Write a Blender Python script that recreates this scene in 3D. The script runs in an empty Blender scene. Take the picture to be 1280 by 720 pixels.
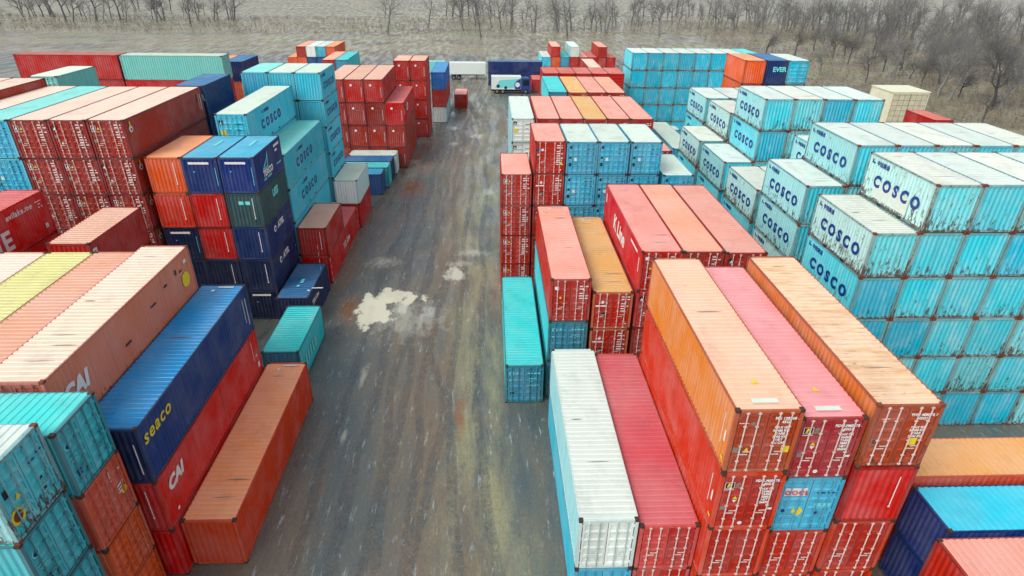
import bpy, math, random
from mathutils import Vector, Matrix

random.seed(7)
S = bpy.context.scene
COL = S.collection
D = bpy.data
RAD = math.radians


def lin(c):
    return tuple(((v / 255) / 12.92 if v / 255 <= .04045 else ((v / 255 + .055) / 1.055) ** 2.4) for v in c)


# ------------------------------------------------------------------ object helpers
def link(name, data=None, parent=None, loc=(0, 0, 0), rot=(0, 0, 0)):
    o = D.objects.new(name, data)
    COL.objects.link(o)
    o.location = loc
    o.rotation_euler = rot
    if parent is not None:
        o.parent = parent
    return o


def thing(name, label, cat, loc, rotz=0, group=None, data=None):
    o = link(name, data, None, loc, (0, 0, rotz))
    o['label'] = label
    o['category'] = cat
    if group:
        o['group'] = group
    return o


class MB:
    """collects boxes, sheets and tubes into one mesh"""

    def __init__(s):
        s.v, s.f, s.m = [], [], []

    def quad(s, a, b, c, d, m=0):
        n = len(s.v)
        s.v += [a, b, c, d]
        s.f.append((n, n + 1, n + 2, n + 3))
        s.m.append(m)

    def tri(s, a, b, c, m=0):
        n = len(s.v)
        s.v += [a, b, c]
        s.f.append((n, n + 1, n + 2))
        s.m.append(m)

    def box(s, x0, y0, z0, x1, y1, z1, m=0):
        n = len(s.v)
        s.v += [(x0, y0, z0), (x1, y0, z0), (x1, y1, z0), (x0, y1, z0), (x0, y0, z1), (x1, y0, z1), (x1, y1, z1), (x0, y1, z1)]
        for q in ((0, 3, 2, 1), (4, 5, 6, 7), (0, 1, 5, 4), (1, 2, 6, 5), (2, 3, 7, 6), (3, 0, 4, 7)):
            s.f.append(tuple(n + i for i in q))
            s.m.append(m)

    def tube(s, p, q, r0, r1, k=6, m=0, cap=True):
        p, q = Vector(p), Vector(q)
        d = (q - p)
        if d.length < 1e-6:
            return
        d.normalize()
        a = d.orthogonal().normalized()
        b = d.cross(a)
        n = len(s.v)
        for c, r in ((p, r0), (q, r1)):
            for i in range(k):
                t = 2 * math.pi * i / k
                s.v.append(tuple(c + a * (math.cos(t) * r) + b * (math.sin(t) * r)))
        for i in range(k):
            j = (i + 1) % k
            s.f.append((n + i, n + j, n + k + j, n + k + i))
            s.m.append(m)
        if cap:
            s.f.append(tuple(n + k + i for i in range(k)))
            s.m.append(m)
            s.f.append(tuple(n + k - 1 - i for i in range(k)))
            s.m.append(m)

    def mesh(s, name, nmat=1, smooth=False):
        me = D.meshes.new(name)
        me.from_pydata(s.v, [], s.f)
        for _ in range(nmat):
            me.materials.append(None)
        me.polygons.foreach_set('material_index', s.m)
        if smooth:
            me.polygons.foreach_set('use_smooth', [True] * len(s.f))
        me.update()
        return me


def setm(o, *mats):
    for i, m in enumerate(mats):
        o.material_slots[i].link = 'OBJECT'
        o.material_slots[i].material = m


# ------------------------------------------------------------------ materials
def new_mat(name):
    m = D.materials.new(name)
    m.use_nodes = True
    nt = m.node_tree
    return m, nt, nt.nodes['Principled BSDF']


def N(nt, t, **kw):
    n = nt.nodes.new(t)
    for k, v in kw.items():
        if k in n.inputs:
            n.inputs[k].default_value = v
        else:
            setattr(n, k, v)
    return n


def mixc(nt, fac, a, b, mode='MIX'):
    n = nt.nodes.new('ShaderNodeMix')
    n.data_type = 'RGBA'
    n.blend_type = mode
    for sock, val in ((n.inputs[0], fac), (n.inputs[6], a), (n.inputs[7], b)):
        if isinstance(val, (int, float)):
            sock.default_value = val
        elif isinstance(val, tuple):
            sock.default_value = (*val[:3], 1)
        else:
            nt.links.new(val, sock)
    return n.outputs[2]


def ramp(nt, src, p0, p1, v0=0., v1=1.):
    n = nt.nodes.new('ShaderNodeMapRange')
    nt.links.new(src, n.inputs[0])
    n.inputs[1].default_value = p0
    n.inputs[2].default_value = p1
    n.inputs[3].default_value = v0
    n.inputs[4].default_value = v1
    return n.outputs[0]


def mul(nt, a, b):
    n = nt.nodes.new('ShaderNodeMath')
    n.operation = 'MULTIPLY'
    for i, v in enumerate((a, b)):
        if isinstance(v, (int, float)):
            n.inputs[i].default_value = v
        else:
            nt.links.new(v, n.inputs[i])
    return n.outputs[0]


def noise4(nt, coord, scale, rnd, w, detail=3., rough=.6, sc=(1, 1, 1)):
    mp = nt.nodes.new('ShaderNodeMapping')
    mp.inputs['Scale'].default_value = sc
    nt.links.new(coord, mp.inputs[0])
    n = nt.nodes.new('ShaderNodeTexNoise')
    n.noise_dimensions = '4D'
    n.inputs['Scale'].default_value = scale
    n.inputs['Detail'].default_value = detail
    n.inputs['Roughness'].default_value = rough
    nt.links.new(mp.outputs[0], n.inputs['Vector'])
    mm = nt.nodes.new('ShaderNodeMath')
    mm.operation = 'MULTIPLY_ADD'
    nt.links.new(rnd, mm.inputs[0])
    mm.inputs[1].default_value = 37.
    mm.inputs[2].default_value = w
    nt.links.new(mm.outputs[0], n.inputs['W'])
    return n.outputs['Fac']


RUST = (.085, .03, .014)
_mats = {}


def paint(key, color, rust=.2, roof=False, rough=.5, fade=.25):
    """container paint: blotches, water streaks, rust spots and scrapes of its own shape"""
    k = (key, roof)
    if k in _mats:
        return _mats[k]
    m, nt, b = new_mat('paint_' + key + ('_roof' if roof else ''))
    tc = nt.nodes.new('ShaderNodeTexCoord')
    oi = nt.nodes.new('ShaderNodeObjectInfo')
    co, rnd = tc.outputs['Object'], oi.outputs['Random']
    c = lin(color)
    pale = tuple(min(1, v * .72 + .16) for v in c)
    dark = tuple(v * .55 for v in c)
    big = noise4(nt, co, .35 if roof else .5, rnd, 1., 4.)
    col = mixc(nt, ramp(nt, big, .42, .75, 0, fade), c, pale)
    jit = nt.nodes.new('ShaderNodeHueSaturation')
    nt.links.new(col, jit.inputs['Color'])
    nt.links.new(ramp(nt, rnd, 0, 1, .93, 1.06) if roof else ramp(nt, rnd, 0, 1, .86, 1.12), jit.inputs['Value'])
    nt.links.new(ramp(nt, big, .3, .7, 1.08, .92), jit.inputs['Saturation'])
    col = jit.outputs[0]
    if roof:
        dirt = noise4(nt, co, .7, rnd, 5., 6., .7, (1, .8, 1))
        col = mixc(nt, ramp(nt, dirt, .52, .75, 0, .5), col, dark)
        gr = noise4(nt, co, .55, rnd, 29., 6., .7, (1.6, .7, 1))
        col = mixc(nt, ramp(nt, gr, .5, .72, 0, .3 + .3 * rust), col, tuple(v * .6 + .02 for v in c))
        scr = noise4(nt, co, 1.0, rnd, 9., 4., .65, (.7, 5., 1))
        col = mixc(nt, ramp(nt, scr, .69, .75, 0, .55), col, tuple(v * .35 for v in c))
        sp = noise4(nt, co, 2.2, rnd, 13., 5., .7, (1, 2, 1))
        col = mixc(nt, ramp(nt, sp, .72 - .06 * rust, .78 - .06 * rust, 0, .9), col, RUST)
        if rust > .7 and key == 'rust':
            yl = noise4(nt, co, 1., rnd, 21., 5., .7, (.6, 3.5, 1))
            col = mixc(nt, ramp(nt, yl, .5, .7, 0, .75), col, lin((170, 118, 54)))
            yl = noise4(nt, co, 1.4, rnd, 23., 6., .75, (.8, 4., 1))
            col = mixc(nt, ramp(nt, yl, .6, .68, 0, .8), col, lin((110, 70, 40)))
    else:
        st = noise4(nt, co, 1., rnd, 5., 4., .65, (5., 5., .35))
        col = mixc(nt, ramp(nt, st, .52, .72, 0, .5), col, dark)
        st2 = noise4(nt, co, 1., rnd, 7., 3., .6, (9., 9., .5))
        col = mixc(nt, ramp(nt, st2, .58, .75, 0, .35 * fade * 3), col, pale)
        if rust > .5 and key.startswith('cosco'):
            bl = noise4(nt, co, .9, rnd, 17., 4., .6, (1.5, 1.5, .8))
            col = mixc(nt, ramp(nt, bl, .5, .72, 0, .45), col, (.42, .6, .6))
        sp = noise4(nt, co, 1.3, rnd, 11., 6., .75, (5., 5., 1.5))
        # rust gathers along the lower rail and the posts, where the paint is knocked off
        sx = nt.nodes.new('ShaderNodeSeparateXYZ')
        nt.links.new(co, sx.inputs[0])
        low = ramp(nt, sx.outputs['Z'], 1.3, .1, 0, .11)
        ad = nt.nodes.new('ShaderNodeMath')
        ad.operation = 'ADD'
        nt.links.new(sp, ad.inputs[0])
        nt.links.new(low, ad.inputs[1])
        t = .76 - .17 * rust
        col = mixc(nt, ramp(nt, ad.outputs[0], t, t + .04, 0, .9 if rust > 0 else 0), col, RUST)
    nt.links.new(col, b.inputs['Base Color'])
    rn = noise4(nt, co, 1.5, rnd, 3., 3.)
    nt.links.new(ramp(nt, rn, .3, .7, rough - .1, rough + .15), b.inputs['Roughness'])
    b.inputs['Specular IOR Level'].default_value = .4
    _mats[k] = m
    return m


def flat(key, color, rough=.5, metal=0., var=.25, scale=3.):
    if key in _mats:
        return _mats[key]
    m, nt, b = new_mat(key)
    tc = nt.nodes.new('ShaderNodeTexCoord')
    n = N(nt, 'ShaderNodeTexNoise', Scale=scale, Detail=4.)
    nt.links.new(tc.outputs['Object'], n.inputs['Vector'])
    c = lin(color)
    nt.links.new(mixc(nt, ramp(nt, n.outputs['Fac'], .35, .7, 0, var * 2), c, tuple(v * .5 for v in c)), b.inputs['Base Color'])
    b.inputs['Roughness'].default_value = rough
    b.inputs['Metallic'].default_value = metal
    _mats[key] = m
    return m


# colour schemes: side, end/door, roof, frame, rust, words for the label
#         side            end             roof            frame           rust rods
PAL = {  # roof tones mix faded paint with sky brightness painted into the tops
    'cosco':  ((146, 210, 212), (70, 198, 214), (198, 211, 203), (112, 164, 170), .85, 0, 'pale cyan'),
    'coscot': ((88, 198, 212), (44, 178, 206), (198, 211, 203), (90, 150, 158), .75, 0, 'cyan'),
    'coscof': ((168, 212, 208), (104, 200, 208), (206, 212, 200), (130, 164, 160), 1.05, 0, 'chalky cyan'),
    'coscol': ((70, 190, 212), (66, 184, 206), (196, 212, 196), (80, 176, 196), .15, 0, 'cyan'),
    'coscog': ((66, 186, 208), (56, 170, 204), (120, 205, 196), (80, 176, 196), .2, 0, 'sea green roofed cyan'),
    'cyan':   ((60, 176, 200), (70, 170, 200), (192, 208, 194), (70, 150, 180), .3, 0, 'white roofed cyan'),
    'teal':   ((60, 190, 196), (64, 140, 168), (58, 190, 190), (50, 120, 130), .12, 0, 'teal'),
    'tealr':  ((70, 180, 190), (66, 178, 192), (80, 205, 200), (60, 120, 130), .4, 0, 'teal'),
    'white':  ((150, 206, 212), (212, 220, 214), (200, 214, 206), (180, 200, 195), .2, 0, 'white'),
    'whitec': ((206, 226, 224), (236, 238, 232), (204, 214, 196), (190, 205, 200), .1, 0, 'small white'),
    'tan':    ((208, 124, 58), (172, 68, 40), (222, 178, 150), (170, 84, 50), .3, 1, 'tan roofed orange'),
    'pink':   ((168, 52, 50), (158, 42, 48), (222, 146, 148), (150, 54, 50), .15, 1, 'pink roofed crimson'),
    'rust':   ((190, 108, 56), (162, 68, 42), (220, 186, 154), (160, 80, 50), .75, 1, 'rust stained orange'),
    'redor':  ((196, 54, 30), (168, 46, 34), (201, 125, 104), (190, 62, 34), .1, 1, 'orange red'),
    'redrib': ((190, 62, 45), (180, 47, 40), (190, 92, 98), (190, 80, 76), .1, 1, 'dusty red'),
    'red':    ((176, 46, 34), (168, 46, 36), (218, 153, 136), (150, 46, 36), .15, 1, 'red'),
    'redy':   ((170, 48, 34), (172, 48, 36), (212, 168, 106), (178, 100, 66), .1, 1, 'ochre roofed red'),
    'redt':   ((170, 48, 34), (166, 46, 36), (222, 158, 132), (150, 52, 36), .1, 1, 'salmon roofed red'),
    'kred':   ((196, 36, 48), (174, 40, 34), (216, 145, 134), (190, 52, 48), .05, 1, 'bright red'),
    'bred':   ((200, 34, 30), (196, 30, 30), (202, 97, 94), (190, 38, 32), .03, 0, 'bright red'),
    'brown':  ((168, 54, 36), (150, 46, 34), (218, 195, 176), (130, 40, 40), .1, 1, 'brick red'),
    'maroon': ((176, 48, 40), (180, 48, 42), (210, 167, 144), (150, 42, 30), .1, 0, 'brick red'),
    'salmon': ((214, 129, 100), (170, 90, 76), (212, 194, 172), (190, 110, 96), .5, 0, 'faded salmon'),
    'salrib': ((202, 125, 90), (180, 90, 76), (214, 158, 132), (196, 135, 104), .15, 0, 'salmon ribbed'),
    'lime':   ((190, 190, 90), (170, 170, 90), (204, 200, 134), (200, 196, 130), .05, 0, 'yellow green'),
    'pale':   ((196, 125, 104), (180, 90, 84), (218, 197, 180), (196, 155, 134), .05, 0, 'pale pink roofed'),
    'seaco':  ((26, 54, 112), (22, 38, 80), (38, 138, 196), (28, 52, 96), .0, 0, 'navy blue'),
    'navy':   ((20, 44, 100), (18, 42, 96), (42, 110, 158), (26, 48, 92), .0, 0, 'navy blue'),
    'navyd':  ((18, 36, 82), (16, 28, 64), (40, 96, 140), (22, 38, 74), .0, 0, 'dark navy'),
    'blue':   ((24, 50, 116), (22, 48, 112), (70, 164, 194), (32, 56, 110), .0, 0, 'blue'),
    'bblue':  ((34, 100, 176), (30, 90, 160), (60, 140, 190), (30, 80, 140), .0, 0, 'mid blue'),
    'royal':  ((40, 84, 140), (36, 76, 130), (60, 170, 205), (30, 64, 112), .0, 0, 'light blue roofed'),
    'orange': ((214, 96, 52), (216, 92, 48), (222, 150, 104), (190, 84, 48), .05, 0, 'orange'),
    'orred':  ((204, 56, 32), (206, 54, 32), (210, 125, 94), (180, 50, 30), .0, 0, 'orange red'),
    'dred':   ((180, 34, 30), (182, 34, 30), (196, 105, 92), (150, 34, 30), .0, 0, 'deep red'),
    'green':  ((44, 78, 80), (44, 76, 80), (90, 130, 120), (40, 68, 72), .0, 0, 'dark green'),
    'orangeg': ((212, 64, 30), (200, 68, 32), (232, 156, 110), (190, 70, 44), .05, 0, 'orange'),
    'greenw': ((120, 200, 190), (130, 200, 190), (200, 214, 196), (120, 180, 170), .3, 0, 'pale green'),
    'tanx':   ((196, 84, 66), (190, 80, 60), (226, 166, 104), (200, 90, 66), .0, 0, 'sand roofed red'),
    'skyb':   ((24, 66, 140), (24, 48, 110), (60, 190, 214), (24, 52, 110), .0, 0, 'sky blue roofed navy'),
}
W = 2.438      # grid width; the box itself is a little narrower, so neighbours show a dark gap
BW = 2.405
CAST = flat('corner_casting_steel', (66, 44, 38), .7)
CASTR = flat('rusted_corner_casting', (120, 56, 34), .8)
RODW = flat('lock_rod_pale_zinc', (214, 190, 182), .5)
SEAL = flat('door_seal_black', (30, 34, 40), .7)
MW = flat('marking_white', (226, 222, 220), .5, var=.12)
MB_ = flat('marking_blue', (18, 56, 132), .5, var=.12)
MY = flat('marking_yellow', (226, 200, 40), .5, var=.12)
MK = flat('marking_black', (26, 28, 34), .5, var=.1)
MG = flat('marking_grey', (130, 120, 110), .6, var=.15)
MR = flat('marking_red', (210, 40, 60), .5, var=.12)
MC = flat('marking_aqua', (110, 214, 214), .5, var=.12)
MP = flat('marking_pale_patch', (205, 216, 205), .6, var=.1)

# ------------------------------------------------------------------ container meshes
CACHE = {}


def frame_mesh(L, H):
    k = ('f', L, H)
    if k in CACHE:
        return CACHE[k]
    mb = MB()
    h, l, p = BW / 2, L / 2, .13
    for sx in (-1, 1):
        for sy in (-1, 1):
            x0, x1 = sorted((sx * h, sx * (h - p)))
            y0, y1 = sorted((sy * l, sy * (l - p)))
            mb.box(x0, y0, .12, x1, y1, H - .12)
            for z0 in (0, H - .118):
                a0, a1 = sorted((sx * (h + .004), sx * (h - .162)))
                b0, b1 = sorted((sy * (l + .004), sy * (l - .178)))
                mb.box(a0, b0, z0, a1, b1, z0 + .118, 1)
    for sx in (-1, 1):
        x0, x1 = sorted((sx * (h - .004), sx * (h - .06)))
        mb.box(x0, -l + .178, H - .1, x1, l - .178, H - .02)
        x0, x1 = sorted((sx * (h - .004), sx * (h - .09)))
        mb.box(x0, -l + .178, .05, x1, l - .178, .17)
    for sy in (-1, 1):
        y0, y1 = sorted((sy * (l - .004), sy * (l - .1)))
        mb.box(-h + .162, y0, H - .13, h - .162, y1, H - .02)
        mb.box(-h + .162, y0, .05, h - .162, y1, .16)
    mb.quad((-h + .09, -l + .1, .13), (-h + .09, l - .1, .13), (h - .09, l - .1, .13), (h - .09, -l + .1, .13))
    CACHE[k] = mb.mesh('frame', 2)
    return CACHE[k]


def corr_mesh(k, n0, n1, z0, z1, place, pitch=.278, depth=.036, flip=False):
    if k in CACHE:
        return CACHE[k]
    mb = MB()
    cnt = max(1, round((n1 - n0) / pitch))
    pt = (n1 - n0) / cnt
    pts = []
    for i in range(cnt):
        a = n0 + i * pt
        pts += [(a, 0), (a + pt * .25, 0), (a + pt * .5, depth), (a + pt * .75, depth)]
    pts.append((n1, 0))
    for (a, d), (a2, d2) in zip(pts, pts[1:]):
        q = [place(a, d, z0), place(a2, d2, z0), place(a2, d2, z1), place(a, d, z1)]
        if flip:
            q.reverse()
        mb.quad(*q)
    CACHE[k] = mb.mesh('panel')
    return CACHE[k]


def side_mesh(L, H, s):
    h, l = BW / 2, L / 2
    return corr_mesh(('s', L, H, s), -l + .15, l - .15, .17, H - .1,
                     lambda a, d, z: (s * (h - .012 - d), a, z), flip=(s < 0))


def end_mesh(L, H, s):
    h, l = BW / 2, L / 2
    return corr_mesh(('e', L, H, s), -h + .15, h - .15, .16, H - .13,
                     lambda a, d, z: (a, s * (l - .015 - d), z), pitch=.25, depth=.045, flip=(s > 0))


def roof_mesh(L, H):
    k = ('r', L, H)
    if k in CACHE:
        return CACHE[k]
    h, l = BW / 2, L / 2
    mb = MB()
    y0, y1 = -l + .1, l - .1
    cnt = round((y1 - y0) / .30)
    pt = (y1 - y0) / cnt
    pts = [(y0, 0)]
    for i in range(cnt):
        a = y0 + i * pt
        pts += [(a + pt * .08, 0), (a + pt * .2, .03), (a + pt * .72, .03), (a + pt * .84, 0)]
    pts.append((y1, 0))
    zb = H - .045
    x = h - .06
    for (a, d), (a2, d2) in zip(pts, pts[1:]):
        mb.quad((-x, a, zb + d), (x, a, zb + d), (x, a2, zb + d2), (-x, a2, zb + d2))
    CACHE[k] = mb.mesh('roof')
    return CACHE[k]


def door_mesh(L, H, side):
    """one door leaf: pressed panel with shallow horizontal swages, seal and hinges"""
    k = ('d', L, H, side)
    if k in CACHE:
        return CACHE[k]
    h, l = BW / 2, L / 2
    mb = MB()
    x0, x1 = (-h + .17, -.012) if side < 0 else (.012, h - .17)
    z0, z1 = .18, H - .15
    y = -l + .03
    mb.box(x0, y, z0, x0 + .09, y + .05, z1)
    mb.box(x1 - .09, y, z0, x1, y + .05, z1)
    mb.box(x0 + .09, y, z0, x1 - .09, y + .05, z0 + .1)
    mb.box(x0 + .09, y, z1 - .1, x1 - .09, y + .05, z1)
    n = 5
    hh = (z1 - z0 - .2) / n
    for i in range(n):
        a = z0 + .1 + i * hh
        prof = [(a, .004), (a + hh * .1, .004), (a + hh * .22, .032), (a + hh * .78, .032), (a + hh * .9, .004), (a + hh, .004)]
        for (p, d), (p2, d2) in zip(prof, prof[1:]):
            mb.quad((x0 + .09, y + d, p), (x1 - .09, y + d, p), (x1 - .09, y + d2, p2), (x0 + .09, y + d2, p2))
    hx = x0 - .05 if side < 0 else x1
    for i in range(4):
        zz = z0 + .15 + i * (z1 - z0 - .4) / 3
        mb.box(hx, y - .012, zz, hx + .05, y + .01, zz + .12)
    if side < 0:      # black seal strip down the middle, on this leaf
        mb.box(-.011, y + .004, z0, .011, y + .03, z1, 1)
        mb.box(x0, y + .004, z1, -x0, y + .03, z1 + .02, 1)
    CACHE[k] = mb.mesh('door', 2)
    return CACHE[k]


def rod_mesh(L, H, i):
    k = ('rod', L, H, i)
    if k in CACHE:
        return CACHE[k]
    l = L / 2
    mb = MB()
    x = (-.78, -.36, .36, .78)[i]
    y = -l - .012
    mb.tube((x, y, .1), (x, y, H - .08), .026, .026, 6)
    for z in (.12, .55, 1.25, H - .75, H - .16):
        mb.box(x - .06, y - .012, z, x + .06, y + .03, z + .05)
    s = 1 if i in (0, 2) else -1
    a, b = sorted((x + .02 * s, x + s * .3))
    mb.box(a, y - .03, 1.02 if i % 2 else .9, b, y - .008, (1.02 if i % 2 else .9) + .035)
    CACHE[k] = mb.mesh('lock_rod')
    return CACHE[k]


# ---- markings: text and small decals on a face
def text_mesh(txt, size, bold=.0, shear=0., sp=1.):
    k = ('t', txt, size, bold, shear, sp)
    if k in CACHE:
        return CACHE[k]
    cu = D.curves.new('lettering', 'FONT')
    cu.body = txt
    cu.size = size
    cu.align_x = 'CENTER'
    cu.align_y = 'CENTER'
    cu.offset = bold
    cu.shear = shear
    cu.space_character = sp
    cu.extrude = .004
    cu.resolution_u = 3
    tmp = D.objects.new('tmp_text', cu)
    COL.objects.link(tmp)
    bpy.context.view_layer.update()
    me = D.meshes.new_from_object(tmp.evaluated_get(bpy.context.evaluated_depsgraph_get()))
    D.objects.remove(tmp)
    me.materials.clear()
    me.materials.append(None)
    me.name = 'lettering'
    CACHE[k] = me
    return me


def decal_mesh(key, shapes):
    """shapes: ('r', x, y, w, h, mat) or ('t', x, y, w, h, mat) or ('c', x, y, r, mat), drawn in the face plane"""
    k = ('dec', key)
    if k in CACHE:
        return CACHE[k]
    mb = MB()
    for n, s in enumerate(shapes):
        z = .002 + .0012 * n
        if s[0] == 'r':
            _, x, y, w, h, m = s
            mb.quad((x, y, z), (x + w, y, z), (x + w, y + h, z), (x, y + h, z), m)
        elif s[0] == 't':
            _, x, y, w, h, m = s
            mb.tri((x, y, z), (x + w, y, z), (x + w / 2, y + h, z), m)
        elif s[0] == 'p':
            _, pts, m = s
            i = len(mb.v)
            mb.v += [(a, b, z) for a, b in pts]
            mb.f.append(tuple(range(i, i + len(pts))))
            mb.m.append(m)
        else:
            _, x, y, r, m = s
            i = len(mb.v)
            mb.v += [(x + r * math.cos(t * math.pi / 8), y + r * math.sin(t * math.pi / 8), z) for t in range(16)]
            mb.f.append(tuple(range(i, i + 16)))
            mb.m.append(m)
    CACHE[k] = mb.mesh('marking', 9)
    return CACHE[k]


DM = (MW, MB_, MY, MK, MG, MR, MC, MP, CASTR)
FACE = {  # matrices that lay a face-plane drawing on a face of the container; the origin is the face centre
    'R': lambda L, H: Matrix(((0, 0, 1, BW / 2 + .003), (1, 0, 0, 0), (0, 1, 0, H / 2), (0, 0, 0, 1))),
    'L': lambda L, H: Matrix(((0, 0, -1, -BW / 2 - .003), (-1, 0, 0, 0), (0, 1, 0, H / 2), (0, 0, 0, 1))),
    'F': lambda L, H: Matrix(((1, 0, 0, 0), (0, 0, -1, -L / 2 - .003), (0, 1, 0, H / 2), (0, 0, 0, 1))),
    'D': lambda L, H: Matrix(((1, 0, 0, 0), (0, 0, -1, -L / 2 + .026), (0, 1, 0, H / 2), (0, 0, 0, 1))),
    'T': lambda L, H: Matrix(((1, 0, 0, 0), (0, 1, 0, 0), (0, 0, 1, H - .004), (0, 0, 0, 1))),
}


def put(parent, me, face, L, H, u, v, mats, name='lettering'):
    o = link(name, me, parent)
    o.matrix_local = FACE[face](L, H) @ Matrix.Translation((u, v, 0))
    setm(o, *mats[:len(o.material_slots)])
    return o


def door_bars(variant):
    """rows of small stencilled print as it shows on a door from this distance, and a few stickers"""
    r = random.Random(variant)
    sh = []
    zt = .92
    for i in range(r.randint(5, 9)):
        yy = zt - i * .17 - (.12 if i > 1 else 0)
        if yy < -.95:
            break
        w = r.uniform(.18, .3)
        sh.append(('r', .52, yy, w, .07, 0))
        if r.random() < .35:
            continue
        if r.random() < .8:
            sh.append(('r', .86, yy, r.uniform(.08, .2), .07, 0))
    k = variant % 4
    if variant % 5 == 2:
        k = 9
        sh += [('r', -.95, .75, .24, .2, 0), ('c', -.6, .2, .07, 2)]
    if k == 0:
        sh += [('r', -1.0, .62, .32, .3, 0), ('r', -.97, .65, .26, .24, 3), ('t', -.93, .68, .18, .17, 0), ('r', -1.02, .5, .5, .035, 0)]
        sh += [('t', -.62, .66, .16, .16, 2), ('r', -1.02, -.2, .22, .2, 4)]
    elif k == 1:
        sh += [('r', -1.0, .6, .3, .3, 3), ('t', -.96, .63, .2, .2, 0), ('c', -.62, -.25, .07, 0), ('r', -1., .1, .25, .2, 4)]
    elif k == 2:
        sh += [('c', -.92, .62, .12, 1), ('c', -.58, .62, .1, 0), ('t', -1., .2, .2, .12, 0), ('r', .75, -.55, .22, .2, 2), ('c', .85, -.95, .06, 0)]
    elif k == 3:
        sh += [('r', -1.02, .3, .7, .1, 0), ('r', -.62, -.4, .22, .3, 3), ('c', -.6, .6, .1, 0), ('c', .9, -.9, .05, 0)]
    return sh


COSCO_SIDE = [('p', [(-2.62, .78), (-2.3, .78), (-2.3, .86), (-2.52, .86), (-2.52, 1.02), (-2.62, 1.02)], 1)]


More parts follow.
